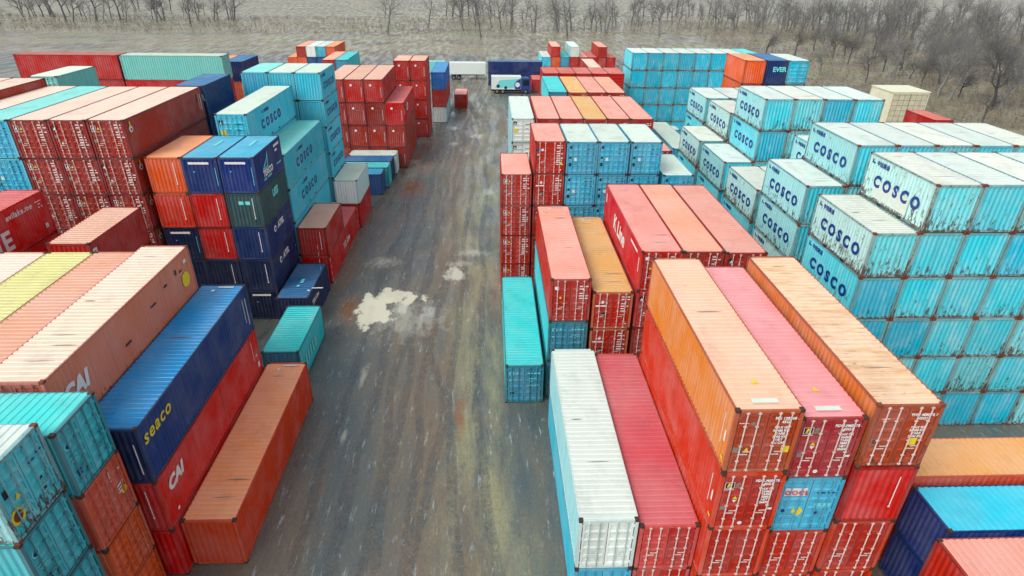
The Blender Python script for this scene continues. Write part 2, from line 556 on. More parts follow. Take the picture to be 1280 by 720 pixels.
def mark(c, m, L, H):
    """one named marking on container c"""
    fs = 'L' if m.startswith('l') else 'R'
    if m in ('lCOSCO', 'rCOSCO'):
        big = .88 if L < 7 else 1.
        put(c, text_mesh('COSCO', big, .045, 0, 1.62 if L < 7 else 1.75), fs, L, H, .1 if L < 7 else -.6, -.12, (MB_,))
        put(c, decal_mesh('cosco', COSCO_SIDE), fs, L, H, 0, 0, DM, 'marking')
        put(c, text_mesh('中远集运', .3, .008, 0, 1.05), fs, L, H, -1.55, .86, (MB_,))
        put(c, decal_mesh('coscoslots', [('r', -1.15, -1.28, .34, .12, 3), ('r', .8, -1.28, .34, .12, 3)]), fs, L, H, 0, 0, DM, 'marking')
    elif m == 'lPATCH':
        put(c, decal_mesh('patch', [('r', -1.9, -1.0, 3.3, .95, 7)]), 'L', L, H, 0, 0, DM, 'repair_patch')
    elif m.startswith('bars'):
        put(c, decal_mesh(m, door_bars(int(m[4:]))), 'D', L, H, 0, 0, DM, 'marking')
    elif m == 'code0':
        put(c, text_mesh('FES 128760 6\n45G1', .16, .006), 'D', L, H, .68, .98, (MW,))
        put(c, text_mesh('MAX GR\n30480 KG\nTARE\n3900 KG\nNET\nCU CAP', .14, .005), 'D', L, H, .56, .3, (MW,))
        put(c, decal_mesh('code0', [('r', .72, -.5, .3, .3, 2), ('t', -.62, -.45, .2, .2, 2), ('r', -1.02, -.5, .3, .26, 4), ('r', -1.0, .85, .34, .03, 0), ('c', -.5, .85, .09, 4)]), 'D', L, H, 0, 0, DM, 'marking')
    elif m == 'code1':
        put(c, text_mesh('FSX U460173 3\n45G1', .16, .006), 'D', L, H, .62, .98, (MW,))
        put(c, text_mesh('MAX GR\n30480\nTARE\n3880\nNET\n26600', .14, .005), 'D', L, H, .62, .3, (MW,))
        put(c, decal_mesh('code1', [('r', -1.0, .7, .36, .3, 0), ('r', -.98, .72, .32, .26, 3), ('p', [(-.92, .76), (-.84, .76), (-.8, .9), (-.72, .92), (-.74, .96), (-.88, .95)], 2),
                                    ('r', -1.02, .62, .4, .03, 0), ('c', -.5, .9, .1, 4), ('r', -.62, .72, .28, .06, 4),
                                    ('t', -.62, .16, .2, .15, 2), ('p', [(-.62, .12), (-.42, .12), (-.52, -.02)], 0), ('r', -1.0, -.4, .2, .22, 4), ('c', .44, .86, .06, 0), ('r', .8, -.42, .2, .1, 0), ('c', -.1, -1.12, .09, 0)]), 'D', L, H, 0, 0, DM, 'marking')
    elif m == 'code2':
        put(c, text_mesh('YMU 409372 7\n45G1', .16, .006), 'D', L, H, .6, .9, (MW,))
        put(c, text_mesh('MAX GR\n30480 KG\nTARE\n3900 KG', .14, .005), 'D', L, H, .56, .2, (MW,))
        put(c, decal_mesh('code2', [('r', .35, -.42, .34, .34, 2), ('r', -1.0, -.4, .3, .3, 4), ('r', -.96, -.36, .22, .22, 8), ('r', -.9, .8, .3, .03, 0)]), 'D', L, H, 0, 0, DM, 'marking')
    elif m == 'OOCL':
        put(c, decal_mesh('oocl', [('r', -.98, .5, .84, .4, 0), ('c', -.3, -.35, .22, 2), ('c', -.85, -.3, .09, 1), ('r', .3, .6, .3, .06, 1), ('r', .7, .6, .3, .06, 1), ('r', .3, -.1, .3, .2, 6), ('r', .66, -.1, .3, .2, 6), ('r', .36, -.5, .2, .12, 1)]), 'D', L, H, 0, 0, DM, 'marking')
        put(c, text_mesh('OOCL', .3, .006, 0, 1.15), 'D', L, H, -.56, .7, (MR,)).location.y -= .06
    elif m == 'yard':        # pale print on a blue door
        put(c, decal_mesh('yard', [('r', -.95, .72, .3, .22, 6), ('r', -.88, .77, .16, .12, 1), ('r', -.5, .78, .14, .14, 6), ('r', .25, .8, .26, .1, 6), ('r', .6, .8, .4, .1, 6), ('r', .3, .42, .26, .07, 6),
                                   ('r', .62, .42, .2, .07, 6), ('r', .3, .2, .2, .07, 6), ('r', -.95, .3, .2, .08, 6), ('r', -.9, -.72, .26, .12, 3), ('r', .3, -.1, .26, .07, 6), ('r', .64, -.1, .26, .07, 6)]), 'D', L, H, 0, 0, DM, 'marking')
    elif m == 'cdoor':       # small black placards on the pale blue doors
        put(c, decal_mesh('cdoor', [('c', -.86, .86, .12, 3), ('r', -1.0, -.62, .26, .26, 3), ('r', -1., -.02, .2, .14, 3), ('r', -.6, -.2, .3, .24, 7), ('r', .3, .7, .3, .05, 3), ('r', .7, .7, .24, .05, 3), ('r', .3, .35, .26, .05, 1), ('r', .7, .3, .26, .05, 1)]), 'D', L, H, 0, 0, DM, 'marking')
    elif m == 'cdoory':
        put(c, decal_mesh('cdoory', [('r', -1., .62, .34, .34, 3), ('t', -.95, .66, .24, .22, 0), ('r', -.95, -.2, .4, .4, 2), ('r', .25, .65, .6, .06, 3), ('r', .3, .2, .3, .05, 3)]), 'D', L, H, 0, 0, DM, 'marking')
    elif m == 'tdoor':
        put(c, decal_mesh('tdoor', [('c', -.8, .62, .17, 6), ('c', -.8, .62, .11, 1), ('r', -.95, .1, .4, .05, 6), ('r', -.9, -.05, .34, .05, 6), ('r', .3, .4, .3, .04, 6), ('r', .7, -.1, .26, .05, 1), ('r', -.85, -.75, .24, .26, 1), ('r', -.4, -.8, .12, .1, 3)]), 'D', L, H, 0, 0, DM, 'marking')
    elif m == 'ydoor':
        put(c, decal_mesh('ydoor', [('r', -.95, .2, .22, .3, 3), ('t', -.62, -.12, .24, .22, 2), ('c', -.78, -.62, .3, 2), ('c', -.78, -.62, .2, 8), ('r', .3, .5, .3, .06, 1), ('r', .7, .6, .26, .06, 1), ('r', .36, -.3, .2, .1, 3), ('r', .36, -.75, .2, .1, 3)]), 'D', L, H, 0, 0, DM, 'marking')
    elif m == 'odoor':
        put(c, decal_mesh('odoor', [('r', .3, .6, .1, .5, 0), ('r', .5, .1, .3, .07, 0), ('r', .5, -.05, .36, .07, 0), ('r', .5, -.2, .3, .07, 0), ('c', .8, .15, .1, 7), ('c', .8, -.25, .17, 2), ('r', .85, .75, .1, .06, 0)]), 'D', L, H, 0, 0, DM, 'marking')
    elif m == 'CAI':
        put(c, text_mesh('CAI', .98, .05, .25, 1.0), 'R', L, H, -4.75, .1, (MW,))
    elif m == 'YELBLOT':
        put(c, decal_mesh('yb', [('c', 5.1, -.1, .42, 2), ('r', 4.2, .55, .14, .3, 3), ('r', 4.6, .5, .3, .1, 8), ('r', 1.4, .2, .5, .1, 3), ('r', -1.2, -.3, .5, .1, 3), ('r', 2.9, .5, .3, .12, 3), ('r', 5.2, .75, .3, .2, 0)]), 'R', L, H, 0, 0, DM, 'marking')
    elif m == 'seaco':
        put(c, text_mesh('seaco', .88, .014, .2, 1.15), 'R', L, H, -4.75, .68, (MY,))
        put(c, decal_mesh('vline', [('r', .85, -.95, .05, 1.6, 0)]), 'F', L, H, 0, 0, DM, 'marking')
        put(c, decal_mesh('seaend', [('r', 5.2, -.6, .05, 1.5, 0), ('r', 5.55, -.9, .07, 1.7, 0)]), 'R', L, H, 0, 0, DM, 'marking')
    elif m == 'CAI2':
        put(c, text_mesh('CAI', .82, .045, .25, 1.0), 'R', L, H, -4.75, .45, (MW,))
        put(c, decal_mesh('cai2', [('r', 5.1, -.3, .05, 1.3, 0), ('r', 5.4, -.2, .22, .1, 0), ('r', 5.5, -1., .24, .35, 0), ('c', -5.2, -.95, .09, 0)]), 'R', L, H, 0, 0, DM, 'marking')
    elif m == 'roofbits':
        put(c, decal_mesh('rb', [('r', -.9, -L / 2 + .35, .9, .14, 7), ('c', .4, -L / 2 + .9, .09, 2)]), 'T', L, H, 0, 0, DM, 'marking').location.z += .012
    elif m.startswith('dent'):
        k = int(m[4:])
        r = random.Random(k + 50)
        sh = []
        for _ in range(1 + (k % 3)):
            w_, y_ = r.uniform(.35, 1.3), r.uniform(-L / 2 + .8, L / 2 - .8)
            x_ = r.uniform(-1.1, 1.1 - w_)
            sh.append(('p', [(x_, y_), (x_ + w_ * .3, y_ - .035), (x_ + w_ * .8, y_ - .02), (x_ + w_, y_), (x_ + w_ * .6, y_ + .03)], 4))
        put(c, decal_mesh(m + str(L), sh), 'T', L, H, 0, 0, DM, 'dent').location.z -= .008
    elif m == 'roofend':
        put(c, decal_mesh('re', [('r', -.15, L / 2 - .42, .85, .14, 7), ('c', -.3, L / 2 - .75, .11, 7)]), 'T', L, H, 0, 0, DM, 'marking').location.z += .012
    elif m == 'rooftri':
        put(c, decal_mesh('rt', [('r', -.5, -L / 2 + .4, .95, .26, 7), ('t', -.1, -L / 2 + 1.5, .25, .3, 2)]), 'T', L, H, 0, 0, DM, 'marking').location.z += .012
    elif m == 'roofdash':
        put(c, decal_mesh('rd', [('p', [(-.15, .0), (.1, .0), (.1, 1.5), (-.15, 1.5)], 6), ('r', -.6, L / 2 - .5, 1.2, .12, 6), ('r', -.9, -L / 2 + .2, 1.7, .1, 6)]), 'T', L, H, 0, 0, DM, 'marking').location.z += .012
    elif m == 'KLINE':
        put(c, text_mesh('K Line', 1.45, .05, .12, 1.0), 'L', L, H, -.4, -.15, (MW,))
        put(c, decal_mesh('kl', [('r', 3.2, .75, 1.9, .16, 0), ('r', 5.55, -.2, .14, .9, 0), ('r', -5.5, .1, .3, .7, 0)]), 'L', L, H, 0, 0, DM, 'marking')
    elif m == 'LINE':
        put(c, text_mesh('LINE', 1.6, .05, 0, 1.2), 'R', L, H, .4, -.45, (MW,))
        put(c, text_mesh('evilake.me', .5, .012, .1, 1.12), 'R', L, H, 3.5, .85, (MW,))
        put(c, decal_mesh('ln', [('r', 5.25, -.9, .3, .3, 0), ('r', 5.0, .9, .6, .06, 0), ('r', 5.2, .7, .24, .07, 0), ('r', 5.2, .5, .1, .1, 0), ('r', 5.45, .5, .1, .1, 0)]), 'R', L, H, 0, 0, DM, 'marking')
    elif m == 'cronos':
        put(c, text_mesh('cronos', .62, .03), 'F', L, H, -.1, .62, (MW,))
        put(c, decal_mesh('cutag', [('r', -2.85, .35, .42, .5, 0), ('r', -2.75, .45, .2, .25, 4), ('r', -2.85, -.45, .42, .75, 1)]), 'R', L, H, 0, 0, DM, 'marking')
        put(c, text_mesh('U', .5, .03), 'R', L, H, -2.63, -.05, (MC,)).location.x += .01
        put(c, decal_mesh('mar', [('r', 2.1, -.3, .04, 1.3, 8), ('r', 2.35, -.4, .04, 1.3, 8)]), 'R', L, H, 0, 0, DM, 'marking')
    elif m == 'sail':
        put(c, decal_mesh('sail', [('p', [(-1.6, -.1), (-.35, -.1), (-.1, 1.05), (-.5, .55), (-1.1, .2)], 6), ('p', [(-1.2, -.02), (-.5, -.02), (-.28, .6), (-.7, .3)], 1), ('r', 1.35, .8, 1.2, .2, 0), ('r', 1.5, .45, .5, .17, 0), ('r', 1.5, -.55, 1.0, .1, 6), ('r', -1.6, -.85, .6, .12, 6), ('r', -.8, -.85, .9, .12, 6)]), 'R', L, H, 0, 0, DM, 'marking')
        put(c, text_mesh('TEXCO', .62, .03, .1), 'R', L, H, -.5, -.42, (MW,))
    elif m == 'UES':
        put(c, text_mesh('UES', .75, .04, .15), 'R', L, H, .2, .35, (MC,))
        put(c, decal_mesh('sq', [('r', -.35, .45, .34, .26, 6), ('r', .12, .45, .34, .26, 6)]), 'F', L, H, 0, 0, DM, 'marking')
    elif m == 'ATEL':
        put(c, text_mesh('ATEL', .62, .03, .15, 1.05), 'R', L, H, .2, .45, (MW,))
        put(c, decal_mesh('atel', [('c', -1.15, .45, .26, 0), ('c', -1.1, .42, .14, 1), ('c', 2.6, .0, .06, 6)]), 'R', L, H, 0, 0, DM, 'marking')
    elif m == 'strip':
        put(c, decal_mesh('strip', [('r', -.75, .82, 1.4, .16, 0)]), 'F', L, H, 0, 0, DM, 'marking')
        put(c, decal_mesh('stripdot', [('c', -.45, .3, .05, 6), ('r', .98, -.7, .035, 1.3, 6)]), 'F', L, H, 0, 0, DM, 'marking')
    elif m == 'vline':
        put(c, decal_mesh('vline2', [('r', .62, -.55, .045, 1.5, 0), ('c', .64, -.6, .05, 0)]), 'F', L, H, 0, 0, DM, 'marking')
    elif m == 'YSLINE':
        put(c, text_mesh('Y.S. Line', .8, .03, .15), 'R', L, H, .3, -.1, (MW,))
    elif m == 'dash':
        put(c, decal_mesh('dash', [('r', L / 2 - .1, -1.1 + .62 * i, .09, .34, 0) for i in range(4)]), 'R', L, H, 0, 0, DM, 'marking').location.x += .006
    elif m == 'dashn':
        put(c, decal_mesh('dashn', [('r', -L / 2 + .02, -1.1 + .62 * i, .09, .34, 0) for i in range(4)]), 'R', L, H, 0, 0, DM, 'marking').location.x += .006
    elif m == 'sidetxt':
        put(c, text_mesh('TEX Line', .5, .02, .1), 'R', L, H, -1.2, .3, (MW,))
        put(c, decal_mesh('rlines', [('r', -.05, -.6, .25, .7, 6), ('r', -.15, -1.2, .2, .3, 6)]), 'T', L, H, 0, 0, DM, 'marking').location.z += .012
    elif m == 'teall':
        put(c, decal_mesh('teall', [('r', -1.9 + .55 * i, -.6, .36, .9, 6) for i in range(5)]), 'R', L, H, 0, 0, DM, 'marking')
    elif m == 'HIS':
        put(c, text_mesh('CS', 1.2, .08, .3), 'R', L, H, -2.4, .2, (MW,))
        put(c, decal_mesh('his', [('r', -5.6, -.2, .25, .8, 0)]), 'R', L, H, 0, 0, DM, 'marking')
    elif m == 'dots':
        put(c, decal_mesh('dots', [('c', -.35, .72, .15, 0), ('r', .05, .4, .25, .08, 4), ('r', .9, -.8, .04, 1.3, 0)]), 'F', L, H, 0, 0, DM, 'marking')
    elif m == 'corner':
        put(c, decal_mesh('corner', [('c', -L / 2 + .7, .55, .22, 0), ('r', -L / 2 + .62, .7, .14, .35, 2), ('c', -L / 2 + .72, .52, .1, 3)]), 'R', L, H, 0, 0, DM, 'marking')
    elif m == 'farcorner':
        put(c, decal_mesh('fcor', [('r', L / 2 - .8, -.4, .05, 1.2, 0), ('r', L / 2 - 1.1, .2, .3, .6, 8), ('r', L / 2 - .5, -.5, .08, 1.3, 0)]), 'R', L, H, 0, 0, DM, 'marking')
    elif m == 'lslots':
        put(c, decal_mesh('lsl', [('r', L / 2 - .75, -.6, .05, 1.4, 0), ('r', L / 2 - .5, -.3, .12, .5, 0), ('r', L / 2 - .45, -1.05, .2, .14, 2)]), 'L', L, H, 0, 0, DM, 'marking')
    elif m == 'EVE':
        put(c, text_mesh('EVER', .7, .03), 'F', L, H, .35, .3, (MC,))
    elif m == 'farletters':
        put(c, text_mesh('P&O Nedlloyd', 1.4, .05), 'L', L, H, .5, -.25, (MK,))
    elif m == 'farletters2':
        put(c, text_mesh('CAI', .8, .05), 'L', L, H, -4.6, .2, (MW,))
    elif m == 'hdot':
        put(c, decal_mesh('hdot', [('c', -5.4, .4, .2, 0), ('c', -5.0, .45, .15, 0)]), 'L', L, H, 0, 0, DM, 'marking')


ROOTS = []


def container(pal, L, H, loc, rotz, front, marks, label, group, detail=True):
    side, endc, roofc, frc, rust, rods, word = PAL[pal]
    c = thing('shipping_container', label, 'container', loc, rotz, group)
    ROOTS.append(c)
    ms = paint(pal + '_side', side, rust)
    me_ = paint(pal + '_end', endc, rust)
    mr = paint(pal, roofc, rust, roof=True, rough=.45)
    mf = paint(pal + '_frame', frc, rust * 1.2)
    o = link('frame', frame_mesh(L, H), c)
    setm(o, mf, CASTR if rust > .4 else CAST)
    for s in (-1, 1):
        o = link('side_panel', side_mesh(L, H, s), c)
        setm(o, ms)
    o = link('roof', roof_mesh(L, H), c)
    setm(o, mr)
    if front == 'door':
        for s in (-1, 1):
            d = link('door', door_mesh(L, H, s), c)
            setm(d, me_, SEAL)
            if detail:
                for i in ((0, 1) if s < 0 else (2, 3)):
                    rd = link('lock_rod', rod_mesh(L, H, i), d)
                    setm(rd, RODW if rods else mf)
        o = link('end_panel', end_mesh(L, H, 1), c)
        setm(o, me_)
    else:
        for s in (-1, 1):
            o = link('end_panel', end_mesh(L, H, s), c)
            setm(o, me_)
    for m in marks:
        mark(c, m, L, H)
    return c


HT = {'s': 2.591, 'h': 2.896}
FOOT = {0: '20', 1: '40'}
STACKS = []
HIDE = {7: (0,), 8: (0,), 9: (0, 1, 2), 10: (0, 1, 2), 13: (0, 1), 14: (0, 1), 15: (0, 1, 2), 16: (0, 1, 2), 17: (0, 1, 2), 19: (0, 1, 2), 20: (0, 1, 2), 21: (0, 1, 2), 22: (0, 1, 2), 23: (0, 1, 2), 24: (0, 1, 2), 25: (0, 1, 2), 26: (0, 1, 2), 27: (0, 1, 2), 28: (0, 1), 29: (0, 1, 2), 30: (0, 1, 2), 31: (0, 1, 2), 32: (0, 1, 2), 34: (0,), 40: (2, 3, 4, 5), 41: (0, 1), 42: (0, 1, 2, 3), 43: (0, 1, 2, 3, 4), 44: (0, 1, 2, 3, 4), 45: (0, 1, 2, 3, 4), 46: (0, 1, 2, 3, 4), 47: (0, 1), 48: (0, 1, 2), 49: (0, 1, 2, 3), 50: (0, 1, 2, 3, 4), 51: (0, 1, 2, 3, 4), 52: (0, 1, 2, 3, 4), 53: (0, 1), 54: (0, 1, 2), 55: (0, 1, 2, 3), 56: (0, 1, 2, 3, 4), 57: (0, 1, 2, 3, 4), 58: (0, 1, 2, 3), 59: (0, 1), 60: (0, 1, 2), 61: (0, 1, 2, 3, 4), 62: (0, 1, 2, 3, 4), 63: (0, 1, 2, 3, 4), 64: (0, 1, 2), 65: (0, 1, 2, 3), 66: (0, 1, 2, 3), 67: (0, 1, 2, 3), 68: (0, 1), 69: (0, 1, 2, 3), 70: (0, 1, 2, 3), 71: (0, 1, 2, 3), 72: (0,), 73: (0,), 74: (0,), 78: (0, 1), 79: (0, 1, 2), 80: (0, 1, 2, 3), 81: (0,), 82: (0, 1), 88: (0, 1, 2), 89: (0, 1, 2), 90: (0, 1, 2), 91: (0, 1, 2), 92: (0, 1, 2), 100: (0, 1), 101: (0, 1), 105: (0, 1, 2), 106: (0,), 107: (0, 1, 2, 3), 108: (0, 1, 2, 3, 4), 109: (0, 1, 2, 3), 110: (0, 1, 2, 3), 111: (0, 1), 112: (0, 1, 2), 113: (0, 1), 114: (0, 1, 2, 3), 115: (0, 1, 2), 116: (0, 1, 2), 117: (0, 1, 2, 3, 4), 118: (0, 1, 2, 3, 4), 119: (0, 1, 2), 120: (0, 1, 2), 121: (0, 1), 122: (0, 1, 2, 3), 131: (0, 1), 136: (0, 1), 137: (0, 1), 138: (0, 1), 139: (0, 1), 140: (0, 1), 141: (0, 1), 142: (0,), 143: (0,), 144: (0,), 145: (0, 1), 146: (0, 1), 147: (0,), 148: (0,), 153: (0,), 154: (0,), 163: (0, 1), 164: (0, 1), 165: (0, 1), 166: (0, 1), 167: (0, 1)}
#HIDE_DATA


def stack(x, y, size, levels, desc, group, face='door', rot=0):
    """x, y: the corner nearest the origin of the camera side; levels are listed bottom first"""
    L = 12.192 if size == 40 else 6.058
    n = len(STACKS)
    lv = levels.split()
    STACKS.append(len(lv))
    z = 0.
    if rot == 0:
        cx, cy, rz = x + W / 2, y + L / 2, 0
    else:
        cx, cy, rz = x + L / 2, y + W / 2, rot * math.pi / 2
    rnd = random.Random(n * 13 + 5)
    for i, s in enumerate(lv):
        body, *mk = s.split('/')
        pal, h = body.split('.')
        fc = face
        if 'blind' in mk:
            fc = 'blind'
            mk.remove('blind')
        if 'doors' in mk:
            fc = 'door'
            mk.remove('doors')
        H = HT[h]
        k = len(lv) - i
        if i not in HIDE.get(n, ()):
            word = PAL[pal][6]
            size_w = 'long' if size == 40 else 'short'
            if len(lv) == 1:
                lab = f'{word} {size_w} container {desc}'
            else:
                o = 'topmost' if k == 1 else 'second from top' if k == 2 else 'third from top' if k == 3 else 'fourth from top' if k == 4 else 'fifth from top' if k == 5 else 'sixth from top'
                lab = f'{word} container, {o} in {desc}'
            mk = [f'bars{int(q[4:]) + 4 * rnd.randrange(8)}' if q.startswith('bars') else q for q in mk]
            jx, jy = rnd.uniform(-.012, .012), rnd.uniform(-.05, .05)
            c = container(pal, L, H, (cx + jx, cy + jy, z), rz, fc, mk, lab, group, detail=(y < 62))
            c['stack'] = n
            c['level'] = i
        z += H


def rep(s, n):
    return ' '.join([s] * n)


GN = 'containers in the near rows right of the lane'
G3 = 'containers in the middle rows right of the lane'
GF = 'containers in the far rows at the end of the lane'
GC = 'containers of the big cyan block on the right'
GW = 'containers of the far cyan wall'
GL = 'containers in the near rows left of the lane'
GT = 'containers of the blue and red tower left of the lane'
GB = 'containers of the brick red block at upper left'
GM = 'containers beside the lane on its left edge'
GX = 'containers in the far left background'
GP = 'containers lying across the rows'

# ---- right of the lane, first row
stack(3.46, 16.79, 40, 'cyan.s white.h/dent1', 'the near stack along the right lane edge', GN, 'door')
stack(5.96, 16.8, 40, 'redrib.s redrib.s', 'the low stack between white and tan roofs', GN, 'door')
stack(8.42, 16.1, 40, 'redor.h redor.h redor.h/lslots/code1 tan.h/lslots/code0/rooftri/dent6', 'the tall stack beside the dusty red roof', GN, 'door')
stack(10.98, 16.45, 40, 'redor.s redor.s cyan.h/OOCL pink.h/code1/rooftri', 'the stack between tan and rust stained', GN, 'door')
stack(13.5, 16.3, 40, 'redor.h redor.h dred.h/vline/blind rust.h/code2/dent3/dent4', 'the rightmost stack of the nearest row', GN, 'door')
# second row
stack(.87, 31.05, 40, 'teal.h/yard', 'standing alone on the ground at the right lane edge', G3, 'door')
stack(3.52, 31.55, 40, 'teal.h/yard teal.h/yard red.h/bars2/roofend/dent5', 'the stack beside the lone teal container', G3, 'door')
stack(6.12, 31.6, 40, 'redy.s/bars3 redy.s/bars3 redy.s/bars3/roofend/dent2', 'the stack left of the white lettered one', G3, 'door')
stack(8.75, 31.7, 40, 'red.s red.s kred.s/bars1 kred.s/KLINE/bars1/dent2', 'the stack with big white side letters', G3, 'door')
stack(11.2, 31.7, 40, rep('redt.s/bars1', 4), 'the stack behind the near tan roof', G3, 'door')
stack(13.66, 31.5, 40, rep('red.s/bars1', 4), 'the stack behind the rust stained one', G3, 'door')
# third row, short ones
stack(.86, 46.1, 20, rep('red.s/bars0', 4), 'the narrow stack behind the lone teal one', G3, 'door')
stack(3.42, 46.2, 20, 'red.s/bars1 red.s/bars1 red.s/bars1 red.s/bars3 red.s/bars2', 'the red stack left of three white roofed ones', G3, 'door')
for i, w_ in enumerate(('first', 'second', 'third')):
    stack(5.92 + 2.46 * i + (.05 if i == 2 else 0), 46.1, 20, rep('cyan.s/cdoor', 4) + f' cyan.s/cdoor/dent{i + 1}', f'the {w_} white roofed stack', G3, 'door')
stack(13.66, 46.0, 20, rep('cyan.s/cdoor', 4), 'the lower white roofed stack beyond the third', G3, 'door')
stack(13.8, 52.9, 20, rep('red.s', 4), 'the pink roofed stack behind the lower white roof', G3, 'door')
# fourth and fifth rows
stack(2.34, 65.3, 40, rep('white.s/cdoory', 4), 'the pale stack at the right lane edge far down', GF, 'door')
for i, (p, w_) in enumerate((('red', 'first'), ('red', 'second'), ('redy', 'third'), ('red', 'fourth'), ('red', 'fifth'))):
    stack(4.9 + 2.47 * i, 64.0, 40, f'red.s red.s red.s/bars1 {p}.h/bars{i}', f'stack {i + 1} from the lane, wide pink row', GF, 'door')
stack(7.55, 80.3, 40, rep('teal.s', 4), 'the plain teal roofed stack behind the wide pink row', GF, 'door')
for i, (p, w_) in enumerate((('redy', 'first'), ('red', 'second'), ('redt', 'third'))):
    stack(10.1 + 2.46 * i, 80.1, 40, f'red.s red.s red.s {p}.s/bars{i}', f'the {w_} stack of three behind the wide pink row', GF, 'door')
for i, w_ in enumerate(('first', 'second', 'third', 'fourth', 'fifth')):
    stack(8. + 2.46 * i, 95., 20, rep('dred.s', 4), f'stack {i + 1} of the reds before the far wall', GF, 'door')
stack(9.2, 136.5, 20, 'dred.s', 'beside the lorry at the end of the lane', GF, 'blind')
# ---- cyan block on the right
X0 = 19.75


def cx_(k):
    return X0 + 2.465 * k


CN = ('leftmost', 'second', 'third', 'fourth', 'fifth', 'sixth', 'seventh', 'eighth')
RA = {'A': 28.3, 'B': 35.7, 'C': 42.5, 'D': 49.6, 'E': 56.4, 'F': 63.4}
RW = {'A': 'nearest', 'B': 'second', 'C': 'third', 'D': 'fourth', 'E': 'fifth', 'F': 'sixth'}


def cosrow(r, heights, first_marks=None):
    for k, n in enumerate(heights):
        if not n:
            continue
        lv = []
        for i in range(n):
            s = ('cosco.s', 'coscot.s', 'coscof.s', 'cosco.s', 'coscot.s', 'coscof.s', 'cosco.s')[(i * 5 + k * 11 + ord(r) * 3 + i * k) % 7]
            if k == 0 and i < n - 1 and r in 'ACDE':
                s = 'coscot.s'
            elif k < 2 and i == n - 1:
                s = 'cosco.s' if r in 'BDF' else 'coscof.s'
            # lettering where the left side is free
            left = heights[k - 1] if k else 0
            if i >= left:
                s += '/lCOSCO'
            if r == 'A' and k == 1 and i == n - 1:
                s += '/lPATCH'
            if i == n - 1:
                s += f'/dent{(k * 3 + ord(r)) % 8}'
            lv.append(s)
        stack(cx_(k), RA[r], 20, ' '.join(lv), f'the {CN[k]} stack in the {RW[r]} cyan row', GC, 'blind')


cosrow('A', (5, 6, 6, 6, 6, 6, 6))
cosrow('B', (5, 6, 6, 6, 6, 6))
cosrow('C', (4, 4, 5, 5, 5, 5))
cosrow('D', (4, 6, 6, 6, 6, 5))
cosrow('E', (4, 5, 5, 5, 5))
cosrow('F', (0, 5, 5, 5, 5))
stack(19.4, 63.2, 40, 'royal.s royal.s cyan.s', 'the stack left of the sixth cyan row', GC, 'blind')
stack(28.8, 71.5, 20, 'orange.s orange.s orange.s orange.s orange.s orange.s', 'the orange stack behind the cyan block', GC, 'blind')
stack(31.35, 71.5, 20, rep('navy.s/EVE', 6), 'the blue stack behind the cyan block', GC, 'blind')
stack(33.85, 71.5, 20, rep('coscot.s', 6), 'the stack right of the lettered blue one', GC, 'door')
stack(19.8, 82., 20, 'royal.s cyan.s', 'the crosswise pair before the far cyan wall', GC, 'blind', -1)
for i in range(8):
    stack(21.85 + 2.45 * i, 98.15, 20, rep('coscot.s' if i < 7 else 'tealr.s', 5), f'the {CN[i]} stack of the far cyan wall', GW, 'blind')
stack(57., 77., 20, 'dred.s dred.s dred.s', 'the red stack before the cream shed', GF, 'blind')
stack(59.8, 74.6, 20, 'dred.s dred.s', 'the lower red stack before the bare trees', GF, 'blind')
# crosswise ones at the right picture edge
stack(16.9, 18.83, 40, 'tanx.s tanx.h', 'the crosswise pair under the cyan block', GP, 'blind', -1)
stack(18.3, 16.2, 40, 'skyb.s skyb.s/ATEL', 'the crosswise pair at lower right', GP, 'blind', -1)
stack(17.6, 13.5, 40, 'red.s red.s', 'the crosswise pair in the lower right corner', GP, 'blind', -1)
# ---- left of the lane
stack(-26.79, 16.03, 40, 'orange.s orange.s tanx.h/odoor/doors tealr.h/tdoor/doors', 'the crosswise stack beside the lettered navy', GP, 'door', 1)
stack(-27.04, 13.52, 40, 'tealr.h tealr.h tealr.h/tdoor cosco.h/ydoor', 'the crosswise stack at the lower left corner', GP, 'door', 1)
stack(-18.86, 18.55, 40, 'salmon.s salmon.h salmon.h salmon.h/CAI/YELBLOT/dent1/dent2', 'the faded stack left of the blue roof', GL, 'door')
for i, (p, d_) in enumerate((('salrib', 'the ribbed salmon stack beside the faded one'), ('lime', 'the yellow green roofed stack at left'), ('pale', 'the pale pink stack left of the yellow green'), ('pale', 'the pale pink stack nearest the left picture edge'))):
    stack(-21.34 - 2.47 * i, 18.4 if i else 18.5, 40, f'salmon.s salmon.h salmon.s {p}.h', d_, GL, 'door')
stack(-16.38, 18.9, 40, 'bred.h bred.h/CAI2/vline seaco.h/seaco/roofend/dent6', 'the stack under the bright blue roof', GL, 'blind')
stack(-13.9, 19.5, 40, 'orangeg.h/roofend/dent2', 'on the ground at the left lane edge', GM, 'blind')
stack(-14.9, 33.24, 20, 'teal.s/teall/roofend', 'on the ground behind the orange roof', GM, 'blind')
stack(-16.15, 40.37, 20, 'navyd.s/sidetxt', 'on the ground beside the blue and red tower', GM, 'blind')
stack(-23.68, 41.63, 20, 'navyd.s navyd.s navyd.s/strip orred.s/vline orange.s/vline', 'the left column of the tower', GT, 'blind')
stack(-21.22, 41.63, 20, 'navyd.s/vline navyd.s/vline dred.s/vline dred.s/vline blue.s/strip/roofdash', 'the middle column of the tower', GT, 'blind')
stack(-18.76, 41.63, 20, 'navyd.s/strip navyd.s/ATEL/vline navy.s/ATEL/vline green.s/UES/vline blue.s/sail/strip/roofdash', 'the lane side column of the tower', GT, 'blind')
stack(-25.68, 33.05, 20, 'maroon.s maroon.s maroon.s maroon.s/cronos', 'the short stack before the brick red block', GL, 'blind')
stack(-31.6, 26.8, 40, 'bred.h bred.h bred.h bred.h/LINE', 'the white lettered stack at the left picture edge', GL, 'blind')
